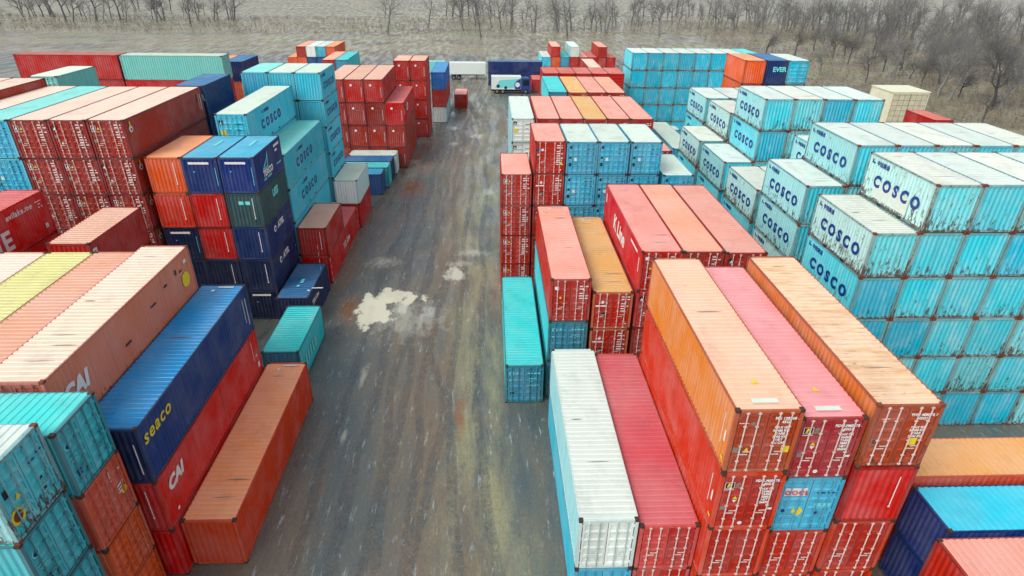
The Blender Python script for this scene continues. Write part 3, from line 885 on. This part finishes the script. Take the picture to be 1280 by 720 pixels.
stack(-16.2, 47.7, 40, 'bred.s/YSLINE/dash/dashn', 'lying on the ground under the small brick red one', GM, 'blind')
D40 = 47.75
stack(-15.97, 60.35, 20, 'bred.s whitec.s', 'the small pair at the left lane edge', GM, 'blind')
stack(-18.76, 48.05, 40, 'coscol.s coscol.h/rCOSCO coscol.h/rCOSCO coscog.h/rCOSCO', 'the long cyan stack behind the tower, lane side', GT, 'blind')
stack(-21.1, 48.05, 40, 'coscol.h coscol.h coscol.h coscol.h coscol.h/rCOSCO/cdoory', 'the taller long cyan stack behind the tower', GT, 'door')
stack(-18.5, 60.95, 20, rep('coscol.s/rCOSCO', 6), 'the narrow cyan column with lettering near the lane', GT, 'blind')
stack(-20.98, 60.95, 20, rep('coscol.s', 6), 'the cyan column left of the narrow lettered one', GT, 'blind')
stack(-23.46, 60.95, 20, rep('coscog.s', 6), 'the leftmost column of the cyan trio', GT, 'blind')
stack(-26.45, 53.9, 20, rep('navy.s', 5) + ' navy.s/EVE', 'the navy stack behind the brick red block', GB, 'blind')
stack(-23.95, 48.5, 20, rep('maroon.s', 4), 'the low stack between brick red block and tower', GB, 'blind')
BN = ('left', 'middle', 'right')
for i in range(3):
    v = (i + 1) % 3
    stack(-31.5 + 2.46 * i, 41.3, 40, ' '.join(f'brown.s/bars{4 * (j % 2) + (0 if (i + j) % 3 else 1)}' + ('/corner' if i == 2 else '') + ('/farcorner' if i == 2 and j == 5 else '') for j in range(6)),
          f'the {BN[i]} column of the brick red block', GB, 'door')
stack(-33.98, 41.3, 40, rep('coscog.s/cdoor', 6), 'the stack left of brick red block', GB, 'door')
stack(-36.46, 41.3, 40, rep('brown.s', 6), 'the pink roofed stack at the left picture edge', GB, 'door')
stack(-38.95, 41.3, 40, 'brown.s brown.s brown.s brown.s brown.h brown.h', 'the higher stack behind the left pink roof', GB, 'door')
stack(-41.45, 41.3, 40, 'brown.s brown.s brown.s brown.s brown.h pale.h', 'the farthest left stack of the brick red block', GB, 'door')
stack(-41., 58., 20, rep('greenw.s', 6), 'the pale green stack behind the left pink roofs', GX, 'door')
stack(-44.75, 79.6, 40, 'bred.h bred.h bred.h bred.h/farletters2 greenw.h/farletters', 'the crosswise row behind the brick red block', GX, 'blind', -1)
stack(-57.2, 79.6, 40, 'dred.h dred.h dred.h dred.h dred.h/hdot', 'the dark red crosswise row at upper left', GX, 'blind', -1)
stack(-35., 86., 20, 'royal.s royal.s royal.s orange.s/vline navy.s', 'the right stack beyond the cyan trio', GX, 'blind')
stack(-37.5, 86., 20, 'royal.s royal.s royal.s orred.s orange.s/vline', 'the left stack beyond the cyan trio', GX, 'blind')
for x_, y_, p_, w_ in ((-18.9, 70.4, 'royal', 'nearest of four crosswise ones before the red block'), (-18.55, 73.1, 'tealr', 'second of four crosswise ones before the red block'),
                       (-18.5, 75.8, 'navy', 'third of four crosswise ones before the red block'), (-18.35, 78.5, 'white', 'farthest of four crosswise ones before the red block')):
    stack(x_, y_, 20, p_ + '.s', w_, GM, 'blind', 1)
for i, (n, w_) in enumerate(((4, 'leftmost'), (4, 'second'), (4, 'third'), (3, 'lane side'))):
    lv = [('brown' if j < 3 else 'maroon') + '.h/dots' for j in range(n)]
    if i == 3:
        lv[-1] = 'bred.h/HIS/dots'
    stack(-21.05 + 2.48 * i, 81.3, 40, ' '.join(lv), f'the {w_} column of the far red block', GM, 'blind')
for i in range(2):
    stack(-14.6 + 2.48 * i, 98., 20, rep('maroon.h/dots', 4), f'the {("inner", "outer")[i]} tall stack beyond the red block', GM, 'blind')
stack(-9.9, 108., 40, 'white.s red.h bblue.h', 'the white, red and blue stack far down the lane', GM, 'blind')
stack(-6.75, 119.6, 20, 'red.s', 'on the ground at the far end of the lane', GM, 'blind')

# small brick red container riding on the near end of the long one
if True:
    c = container('maroon', 6.058, 2.591, (-16.2 + W / 2, 47.75 + 3.03, 2.591), 0, 'blind', ['vline', 'dashn'],
                  'small brick red container riding on the long bright red one', GM)
    c['stack'] = -1
    c['level'] = 0

# ---- farther rows that the lane leads to
far = [(-12., 150., 'navy.s white.s', 'left of the parked trailers'), (12.4, 143.5, 'navy.s navy.s', 'behind the red one at lane end')]
stack(-.3, 144., 40, 'navy.s navy.s', 'the navy crosswise pair behind the white lorry', GF, 'blind', -1)
rr = random.Random(3)
FC = ['dred', 'maroon', 'navy', 'coscot', 'orange', 'white', 'redt', 'teal', 'brown', 'royal']
FW = ('first', 'second', 'third', 'fourth', 'fifth', 'sixth', 'seventh', 'eighth')
for row, (yy, x0, n, hmax, nm) in enumerate(((104., -46., 6, 3, 'the left background front row'), (126., -40., 7, 3, 'the left background middle row'), (168., -52., 6, 2, 'the left background last row'), (172., 14., 8, 2, 'the row beyond the lane end'), (118., 16., 5, 3, 'the row behind the cyan wall'))):
    for i in range(n):
        k = rr.randint(max(1, hmax - 1), hmax)
        stack(x0 + 2.5 * i, yy, 40, ' '.join(rr.choice(FC) + '.s' for _ in range(k)), f'{nm}, stack {i + 1}', GX if x0 < 0 else GF, 'blind')

# ------------------------------------------------------------------ ground
STAINS = (
    (-11.47, 43.22, 1.05, 2.31, (130, 84, 44), .75, 0.5),
    (-9.72, 73.08, 1.83, 4.36, (130, 84, 44), .75, 0.5),
    (-3.07, 51.44, 1.38, 0.79, (176, 176, 158), .55, 0.35),
    (-10.13, 51.85, 1.89, 1.41, (176, 176, 158), .55, 0.35),
    (-1.79, 53.91, 1.79, 1.07, (176, 176, 158), .55, 0.35),
    (-8.67, 38.01, 0.68, 1.13, (78, 92, 98), .4, 0.6),
    (-5.38, 67.41, 1.29, 2.51, (78, 92, 98), .4, 0.6),
    (-6.39, 103.98, 1.55, 1.95, (176, 176, 158), .55, 0.35),
    (-2.10, 98.70, 1.35, 1.78, (176, 176, 158), .55, 0.35),
    (-5.47, 93.78, 0.85, 1.63, (176, 176, 158), .55, 0.35),
    (-10.36, 83.99, 1.02, 1.79, (176, 176, 158), .55, 0.35),
    (-11.08, 59.12, 2.39, 2.52, (78, 92, 98), .4, 0.6),
    (-8.67, 34.07, 0.31, 1.51, (176, 176, 158), .55, 0.35),
    (-8.78, 28.12, 0.22, 0.82, (176, 176, 158), .55, 0.35),
    (-1.95, 29.80, 0.46, 2.76, (130, 84, 44), .75, 0.5),
    (-0.25, 71.59, 0.91, 2.07, (176, 176, 158), .55, 0.35),
    (-6.6, 41.5, 3.4, 3.2, (170, 170, 152), .55, 0.35),
    (-9.4, 43.2, 1.5, 2.8, (206, 204, 178), .95, .1),
    (-8.3, 45.0, 2.4, 1.4, (206, 204, 178), .9, .1),
    (-7.2, 43.3, .6, 1.3, (190, 192, 172), .75, .25),
    (-3.2, 49.4, 1.2, 1.5, (196, 198, 178), .8, .2),
    (-5.0, 42.6, 1.0, 1.2, (170, 176, 168), .6, .3),
)


def ground_mat():
    """worn wet tarmac with mud carried over it, and rough grass beyond the yard"""
    m, nt, b = new_mat('yard_mud_and_field')
    geo = nt.nodes.new('ShaderNodeNewGeometry')
    pos = geo.outputs['Position']

    def nz(scale, sc, detail=5., rough=.62, off=(0, 0, 0), vec=None):
        mp = nt.nodes.new('ShaderNodeMapping')
        mp.inputs['Scale'].default_value = sc
        mp.inputs['Location'].default_value = off
        nt.links.new(vec or pos, mp.inputs[0])
        n = N(nt, 'ShaderNodeTexNoise', Scale=scale, Detail=detail, Roughness=rough)
        nt.links.new(mp.outputs[0], n.inputs['Vector'])
        return n.outputs['Fac']

    def madd(a, k, c_):
        n = nt.nodes.new('ShaderNodeMath')
        n.operation = 'MULTIPLY_ADD'
        nt.links.new(a, n.inputs[0])
        n.inputs[1].default_value = k
        if isinstance(c_, (int, float)):
            n.inputs[2].default_value = c_
        else:
            nt.links.new(c_, n.inputs[2])
        return n.outputs[0]

    def op(o_, a, b_):
        n = nt.nodes.new('ShaderNodeMath')
        n.operation = o_
        for k, v in enumerate((a, b_)):
            if isinstance(v, (int, float)):
                n.inputs[k].default_value = v
            else:
                nt.links.new(v, n.inputs[k])
        return n.outputs[0]
    sx = nt.nodes.new('ShaderNodeSeparateXYZ')
    nt.links.new(pos, sx.inputs[0])
    X, Y = sx.outputs['X'], sx.outputs['Y']
    wobble = nz(.05, (1, .6, 1), 3, .5)
    fine = nz(6., (1, .8, 1), 7, .8)
    stn = nz(1.1, (1.3, .6, 1), 6, .72, (77, 13, 0))
    c = mixc(nt, ramp(nt, nz(.2, (1, .4, 1), 6, .65), .4, .6), lin((74, 90, 92)), lin((106, 104, 92)))
    c = mixc(nt, ramp(nt, nz(.14, (1.5, .3, 1), 6, .65, (31, 7, 0)), .48, .62, 0, .8), c, lin((118, 102, 78)))
    # mud band down the middle of the lane, olive silt on its right side
    xw = madd(wobble, 9., op('ADD', X, -4.5))
    mid = ramp(nt, op('ABSOLUTE', op('ADD', xw, 4.2), 0), 3.4, .6)
    c = mixc(nt, op('MULTIPLY', mid, ramp(nt, nz(.5, (1.4, .25, 1), 6, .7, (3, 71, 0)), .36, .6, 0, .85)), c, lin((122, 104, 80)))
    olv = ramp(nt, op('ABSOLUTE', op('ADD', xw, .8), 0), 3.6, .8)
    c = mixc(nt, op('MULTIPLY', olv, ramp(nt, nz(.35, (1.6, .3, 1), 6, .7, (13, 1, 0)), .42, .6, 0, .75)), c, lin((156, 152, 112)))
    # tyre tracks: narrow ribbons that wander along the lane
    trk = None
    for k, (x0, a_, ph) in enumerate(((-9.5, 2., 0.), (-7.6, 2., 0.), (-5.9, 3., 7.), (-4.0, 3., 7.), (-8.2, 4.5, 21.), (-6.2, 4.5, 21.), (-2.2, 2.5, 33.), (-.4, 2.5, 33.), (-3.2, 5., 47.))):
        wv = nz(.035, (.2, 1, 1), 2, .5, (ph, ph, 0))
        dx = op('ABSOLUTE', op('ADD', madd(wv, a_ * 2, X), -x0 - a_), 0)
        rb = ramp(nt, dx, .34, .2)
        trk = rb if trk is None else op('MAXIMUM', trk, rb)
    tread = nz(1.5, (1.5, 1.2, 1), 6, .75, (1, 9, 0))
    trm = op('MULTIPLY', trk, ramp(nt, tread, .38, .58))
    c = mixc(nt, op('MULTIPLY', trm, .45), c, lin((60, 68, 74)))
    # thin chalky scuffs and wet specks
    sc = nz(1.3, (2.6, .4, 1), 8, .82, (19, 43, 0))
    c = mixc(nt, ramp(nt, sc, .575, .63, 0, .75), c, lin((168, 182, 186)))
    c = mixc(nt, ramp(nt, nz(.8, (1.2, .5, 1), 7, .75, (5, 5, 0)), .56, .7, 0, .55), c, lin((62, 72, 80)))
    c = mixc(nt, ramp(nt, fine, .42, .72, 0, .5), c, lin((56, 54, 52)))
    c = mixc(nt, ramp(nt, nz(9., (1, 1, 1), 3, .7, (5, 5, 0)), .66, .72, 0, .6), c, lin((168, 166, 156)))
    # puddle patches: pale clay with reflected sky painted in, and ochre silt
    stw = nz(.7, (1.2, .8, 1), 4, .6, (7, 3, 0))
    wet = None
    for sxx, syy, rx, ry, colr, amt, sh in STAINS:
        mp = nt.nodes.new('ShaderNodeMapping')
        mp.inputs['Location'].default_value = (-sxx / rx, -syy / ry, 0)
        mp.inputs['Scale'].default_value = (1 / rx, 1 / ry, 1)
        nt.links.new(pos, mp.inputs[0])
        ln_ = nt.nodes.new('ShaderNodeVectorMath')
        ln_.operation = 'LENGTH'
        nt.links.new(mp.outputs[0], ln_.inputs[0])
        d_ = madd(stw if sh < .15 else stn, 2.9, ln_.outputs['Value'])
        msk = ramp(nt, d_, 2.45, 2.45 - 2 * sh, 0, amt)
        msk = op('MULTIPLY', msk, ramp(nt, trm, 0, 1, 1, .9 if sh < .15 else .45))
        c = mixc(nt, msk, c, lin(colr))
        wet = msk if wet is None else op('MAXIMUM', wet, msk)
    # field beyond the yard: dry olive grass and brown scrub, by place
    inx = ramp(nt, madd(wobble, 26., X), 56., 64.)
    iny = ramp(nt, madd(wobble, 40., Y), 205., 214.)
    g = mixc(nt, ramp(nt, nz(.05, (1, 1.4, 1), 7, .65), .42, .58), lin((122, 124, 84)), lin((104, 90, 78)))
    g = mixc(nt, ramp(nt, nz(.02, (1, 2.2, 1), 4, .6, (18, 8, 0)), .5, .6, 0, .7), g, lin((136, 122, 96)))
    g = mixc(nt, ramp(nt, nz(.3, (1, 1.4, 1), 6, .7, (8, 8, 0)), .5, .66, 0, .7), g, lin((66, 74, 62)))
    g = mixc(nt, ramp(nt, nz(1.6, (1, 1.4, 1), 6, .7, (4, 8, 0)), .5, .7, 0, .6), g, lin((138, 128, 100)))
    c = mixc(nt, op('MAXIMUM', inx, iny), c, g)
    nt.links.new(c, b.inputs['Base Color'])
    dry = ramp(nt, nz(.4, (1.5, .3, 1), 5, .6, (3, 5, 0)), .42, .58, .12, .6)
    nt.links.new(op('MAXIMUM', op('MULTIPLY', dry, ramp(nt, wet, 0, .6, 1, .12)), .06), b.inputs['Roughness'])
    b.inputs['Specular IOR Level'].default_value = .75
    bp = N(nt, 'ShaderNodeBump', Strength=.6, Distance=.09)
    hgt = madd(trm, -.5, nz(1.6, (2., .6, 1), 8, .75))
    hgt = op('MULTIPLY', hgt, ramp(nt, wet, 0, .5, 1, .1))
    nt.links.new(hgt, bp.inputs['Height'])
    nt.links.new(bp.outputs[0], b.inputs['Normal'])
    return m


def structure(name, me, mat):
    o = link(name, me)
    setm(o, mat)
    o['kind'] = 'structure'
    return o


mb = MB()
mb.quad((-1500, -300, 0), (1500, -300, 0), (1500, 3000, 0), (-1500, 3000, 0))
structure('ground', mb.mesh('ground'), ground_mat())


# ------------------------------------------------------------------ cream shed
CREAM = flat('cream_sheet_steel', (222, 220, 192), .6, var=.12, scale=1.2)
CREAMD = flat('cream_door_panels', (196, 190, 164), .6, var=.2, scale=1.5)
GRIDM = flat('door_grid_rail', (150, 140, 124), .6)
t = thing('storage_shed', 'tall cream storage shed with gridded double door beyond the cyan block', 'shed', (70.3, 105.6, 0))
mb = MB()
mb.box(-3.2, -3.1, 0, 3.2, 3.1, 6.5)
o = link('wall', mb.mesh('wall'), t)
setm(o, CREAM)
mb = MB()
mb.box(-3.3, -3.2, 6.5, 3.3, 3.2, 6.65)
o = link('roof', mb.mesh('roof'), t)
setm(o, flat('cream_roof', (216, 216, 190), .6, var=.1))
for s in (-1, 1):
    mb = MB()
    a, b_ = sorted((s * .05, s * 2.9))
    mb.box(a, -3.2, .1, b_, -3.103, 6.3)
    for i in range(8):
        mb.box(a, -3.23, .1 + i * .86, b_, -3.203, .16 + i * .86, 1)
    for i in range(4):
        q = a + (b_ - a) * i / 3
        mb.box(q - .03, -3.235, .1, q + .03, -3.233 + .02, 6.3, 1)
    o = link('door', mb.mesh('door', 2), t)
    setm(o, CREAMD, GRIDM)

# ------------------------------------------------------------------ lorries at the end of the lane
TY = flat('tyre_rubber', (30, 32, 34), .85)
RIM = flat('steel_rim', (150, 155, 155), .4, .6)
GL_ = flat('dark_window_glass', (26, 40, 56), .12)
CH = flat('chassis_black', (34, 38, 44), .7)
LW = flat('lorry_white_paint', (214, 224, 218), .4, var=.1)
LB = flat('lorry_blue_paint', (34, 62, 122), .4, var=.1)
LC = flat('lorry_aqua_print', (120, 204, 200), .45, var=.1)


def wheel(parent, x, y, r=.5):
    mb = MB()
    mb.tube((0, -.14, 0), (0, .14, 0), r, r, 20)
    w = link('wheel', mb.mesh('tyre'), parent, (x, y, r))
    setm(w, TY)
    mb = MB()
    mb.tube((0, -.155, 0), (0, .155, 0), r * .5, r * .5, 14)
    q = link('rim', mb.mesh('rim'), w)
    setm(q, RIM)


def rounded_cab(parent, x0, x1, z0, z1, mat):
    mb = MB()
    w = 1.2
    prof = [(x0, z0), (x1, z0), (x1 + .05, z0 + .9), (x1 - .25, z1 - .15), (x1 - .5, z1), (x0, z1)]
    n = len(prof)
    for (a, b), (c_, d_) in zip(prof, prof[1:] + prof[:1]):
        mb.quad((a, -w, b), (c_, -w, d_), (c_, w, d_), (a, w, b))
    for s in (-1, 1):
        i = len(mb.v)
        mb.v += [(a, s * w, b) for a, b in prof]
        mb.f.append(tuple(range(i, i + n)))
        mb.m.append(0)
    o = link('cab', mb.mesh('cab'), parent)
    setm(o, mat)
    mb = MB()
    for s in (-1, 1):
        y = s * (w + .004)
        mb.quad((x0 + .35, y, z0 + 1.1), (x1 - .3, y, z0 + 1.1), (x1 - .42, y, z1 - .35), (x0 + .35, y, z1 - .35))
    mb.quad((x1 + .045, -1.05, z0 + 1.05), (x1 + .045, 1.05, z0 + 1.05), (x1 - .19, 1.05, z1 - .3), (x1 - .19, -1.05, z1 - .3))
    g = link('window', mb.mesh('window'), o)
    setm(g, GL_)


t = thing('box_lorry', 'white box lorry with dark blue cab parked across the lane end', 'lorry', (0, 135.4, 0))
mb = MB()
mb.box(.4, -1.25, .95, 6.7, 1.25, 3.5)
mb.box(.4, -1.262, 3.3, 6.7, 1.262, 3.42, 0)
o = link('cargo_box', mb.mesh('cargo_box'), t)
setm(o, LW)
mk = decal_mesh('lorryprint', [('p', [(-2.4, -.9), (2.6, -.9), (2.9, .9), (-1.4, .6)], 6), ('p', [(1.9, -1.2), (3.1, -1.2), (3.1, 1.0), (2.2, .5), (1.7, -.2)], 1), ('c', 2.4, -.3, .5, 0), ('c', -1.7, -.6, .35, 3), ('c', -.1, -.9, .32, 3)])
o = link('side_print', mk, t)
o.matrix_local = Matrix(((1, 0, 0, 3.55), (0, 0, -1, -1.266), (0, 1, 0, 2.2), (0, 0, 0, 1)))
setm(o, *DM)
mb = MB()
mb.box(.4, -.9, .55, 8.2, .9, .94)
o = link('chassis', mb.mesh('chassis'), t)
setm(o, CH)
rounded_cab(t, 6.8, 8.75, .6, 3.2, LB)
for x_ in (1.6, 2.8, 7.7):
    for y_ in (-1.1, 1.1):
        wheel(t, x_, y_)


def trailer(x, y, label, mat, ln=8.5):
    t = thing('semi_trailer', label, 'trailer', (x, y, 0), 0, 'trailers parked beyond the lane end')
    mb = MB()
    mb.box(0, -1.25, 1.25, ln, 1.25, 3.8)
    mb.box(0, -1.262, 1.25, ln, 1.262, 1.4)
    o = link('cargo_box', mb.mesh('cargo_box'), t)
    setm(o, mat)
    mb = MB()
    mb.box(.3, -.6, .95, ln - .3, .6, 1.24)
    mb.box(ln - 2.2, -.7, .0, ln - 2.05, .7, .95)
    o = link('chassis', mb.mesh('chassis'), t)
    setm(o, CH)
    for x_ in (.9, 2.1):
        for y_ in (-1.1, 1.1):
            wheel(t, x_, y_)
    return t


trailer(-9.4, 152.5, 'white box trailer parked left of the white lorry beyond the lane', LW)
trailer(-19.5, 154., 'aqua box trailer standing farthest left beyond the lane end', LC, 9)

# ------------------------------------------------------------------ bare trees
BARK = flat('grey_brown_bark', (118, 118, 116), .9, var=.35, scale=2.)
BARKD = flat('dark_bark', (82, 80, 80), .9, var=.3, scale=2.)


def bare_tree(seed, h, spread, deep=5):
    r = random.Random(seed)
    trunk, crown = MB(), MB()

    def grow(mb, p, d, ln, rad, lvl):
        segs = 3 if lvl < 3 else 2
        for s in range(segs):
            d = (d + Vector((r.uniform(-.22, .22), r.uniform(-.22, .22), r.uniform(-.06, .16)))).normalized()
            q = p + d * (ln / segs)
            r1 = rad * (.8 if lvl else .86)
            mb.tube(p, q, rad, r1, 5 if lvl < 2 else 3, cap=False)
            if lvl < deep and (s or lvl):
                for _ in range(2 if lvl < 4 else 1 + (r.random() < .7)):
                    a = r.uniform(0, 6.28)
                    o = d.orthogonal().normalized()
                    o = (Matrix.Rotation(a, 3, d) @ o)
                    nd = (d * r.uniform(.4, .9) + o * spread * r.uniform(.7, 1.2)).normalized()
                    grow(crown, q, nd, ln * r.uniform(.5, .72), r1 * r.uniform(.45, .62), lvl + 1)
            p, rad = q, r1
        if lvl < deep:
            grow(crown, p, d, ln * .65, rad * .8, lvl + 1)
    grow(trunk, Vector((0, 0, 0)), Vector((r.uniform(-.15, .15), r.uniform(-.15, .15), 1)), h * .36, h * .022, 0)
    return trunk.mesh('trunk'), crown.mesh('crown')


TREES = [bare_tree(s, h, sp) for s, h, sp in ((1, 11, .8), (2, 9, 1.05), (5, 12, .9), (9, 8, 1.1))]


def tree(v, x, y, sc, rz, label, mats=None, grp='bare trees beyond the yard'):
    t = thing('bare_tree', label, 'tree', (x, y, -.05), rz, grp)
    t.scale = (sc, sc, sc)
    for nm, me in zip(('trunk', 'crown'), TREES[v]):
        o = link(nm, me, t)
        setm(o, mats or BARK)
    return t


tree(1, 88.8, 108., 1.0, .6, 'dark bare tree with forked trunk standing alone before the wood', BARKD)
tree(3, 97., 104., .9, 2.1, 'low spreading bare tree right of the forked dark one')
rr = random.Random(12)
cnt = 0
for i in range(900):
    x, y = rr.uniform(74, 190), rr.uniform(112, 215)
    if x < 76 + (y - 112) * .1 or x > y * .95 or (x < 100 and y < 130) or (x < 88 + (y - 112) * .3 and rr.random() < .6):
        continue
    cnt += 1
    if cnt > 75:
        break
    tree(rr.randrange(4), x, y, rr.uniform(.85, 1.35), rr.uniform(0, 6.28), 'bare grey tree in the open wood right of the yard', BARKD if rr.random() < .35 else BARK)
# the far wood is one mass of bare crowns
import numpy as np
src = [[(np.array([v.co[:] for v in me.vertices]), [tuple(p.vertices) for p in me.polygons]) for me in t_] for t_ in [bare_tree(k_, h_, .85, 3) for k_, h_ in ((21, 11), (22, 9), (23, 12), (24, 10))]]
vs, fs, off = [], [], 0
for i in range(520):
    v = rr.randrange(4)
    if i % 9 == 0:
        cxx, cyy, cr_ = rr.uniform(-330, 330), 268 + rr.random() ** 1.5 * 90, rr.uniform(8, 30)
    x, y = cxx + rr.gauss(0, cr_), cyy + rr.gauss(0, cr_ * .4)
    if i > 400:
        x, y = rr.uniform(120, 260), rr.uniform(215, 285)
    sc, rz = rr.uniform(.7, 1.9), rr.uniform(0, 6.28)
    cr, sr = math.cos(rz) * sc, math.sin(rz) * sc
    for a, f_ in src[v]:
        b_ = np.stack([a[:, 0] * cr - a[:, 1] * sr + x, a[:, 0] * sr + a[:, 1] * cr + y, a[:, 2] * sc], 1)
        vs.append(b_)
        fs += [tuple(q + off for q in p) for p in f_]
        off += len(a)
me = D.meshes.new('far_wood')
me.from_pydata(np.concatenate(vs).tolist(), [], fs)
me.materials.append(None)
o = link('far_wood', me)
setm(o, BARK)
o['kind'] = 'stuff'
o['label'] = 'far belt of bare grey woodland behind the whole yard'
o['category'] = 'wood'

# twiggy undergrowth of the wood, too much to count
mb = MB()
rr = random.Random(4)
for i in range(9000):
    y = rr.uniform(104, 320)
    x = rr.uniform(66 + (y - 104) * .1, max(90, y * .95))
    if rr.random() < .35:
        x, y = rr.uniform(-240, 130), rr.uniform(250, 320)
    h = rr.uniform(.5, 2.2)
    for _ in range(4):
        dx, dy = rr.uniform(-.9, .9), rr.uniform(-.9, .9)
        mb.tube((x, y, 0), (x + dx, y + dy, h * rr.uniform(.6, 1)), .03, .012, 3, cap=False)
o = link('undergrowth', mb.mesh('undergrowth'))
setm(o, flat('dry_twigs', (128, 120, 104), .9, var=.4, scale=.4))
o['kind'] = 'stuff'
o['label'] = 'dry twiggy undergrowth covering the wood floor beyond the yard'
o['category'] = 'undergrowth'

# ------------------------------------------------------------------ light, sky, camera
SUN_EL, SUN_AZ = RAD(48), RAD(-130)      # azimuth measured from +Y towards +X: the sun stands to the left, slightly behind the camera
w = D.worlds.new('World')
S.world = w
w.use_nodes = True
nt = w.node_tree
bg = nt.nodes['Background']
sky = nt.nodes.new('ShaderNodeTexSky')
sky.sky_type = 'NISHITA'
sky.sun_disc = False
sky.sun_elevation = SUN_EL
sky.sun_rotation = SUN_AZ
sky.dust_density = 3.
sky.air_density = 1.2
hs = nt.nodes.new('ShaderNodeHueSaturation')
hs.inputs['Saturation'].default_value = .35
hs.inputs['Value'].default_value = 1.05
nt.links.new(sky.outputs[0], hs.inputs['Color'])
nt.links.new(hs.outputs[0], bg.inputs['Color'])
bg.inputs['Strength'].default_value = .14
sd = Vector((math.cos(SUN_EL) * math.sin(SUN_AZ), math.cos(SUN_EL) * math.cos(SUN_AZ), math.sin(SUN_EL)))
sl = D.lights.new('sun', 'SUN')
sl.energy = .85
sl.angle = RAD(28)
sl.color = (1., .95, .86)
so = link('sun', sl)
so.rotation_euler = (-sd).to_track_quat('-Z', 'Y').to_euler()

cam = D.cameras.new('camera')
co = link('camera', cam)
cam.sensor_width = 36.
cam.lens = 761.0 / 1280 * 36
cam.clip_end = 6000
pi_, ya, ro = RAD(28.26), RAD(2.29), RAD(.78)
f = Vector((math.sin(ya) * math.cos(pi_), math.cos(ya) * math.cos(pi_), -math.sin(pi_)))
r = Vector((math.cos(ya), -math.sin(ya), 0))
u = r.cross(f)
r2 = r * math.cos(ro) + u * math.sin(ro)
u2 = -r * math.sin(ro) + u * math.cos(ro)
M = Matrix((( r2.x, u2.x, -f.x, 0), (r2.y, u2.y, -f.y, 0), (r2.z, u2.z, -f.z, 25.09), (0, 0, 0, 1)))
co.matrix_world = M
S.camera = co
S.view_settings.view_transform = 'Standard'
S.view_settings.look = 'None'
S.view_settings.exposure = .62
S.view_settings.gamma = 1
S.cycles.max_bounces = 6
S.cycles.use_denoising = True
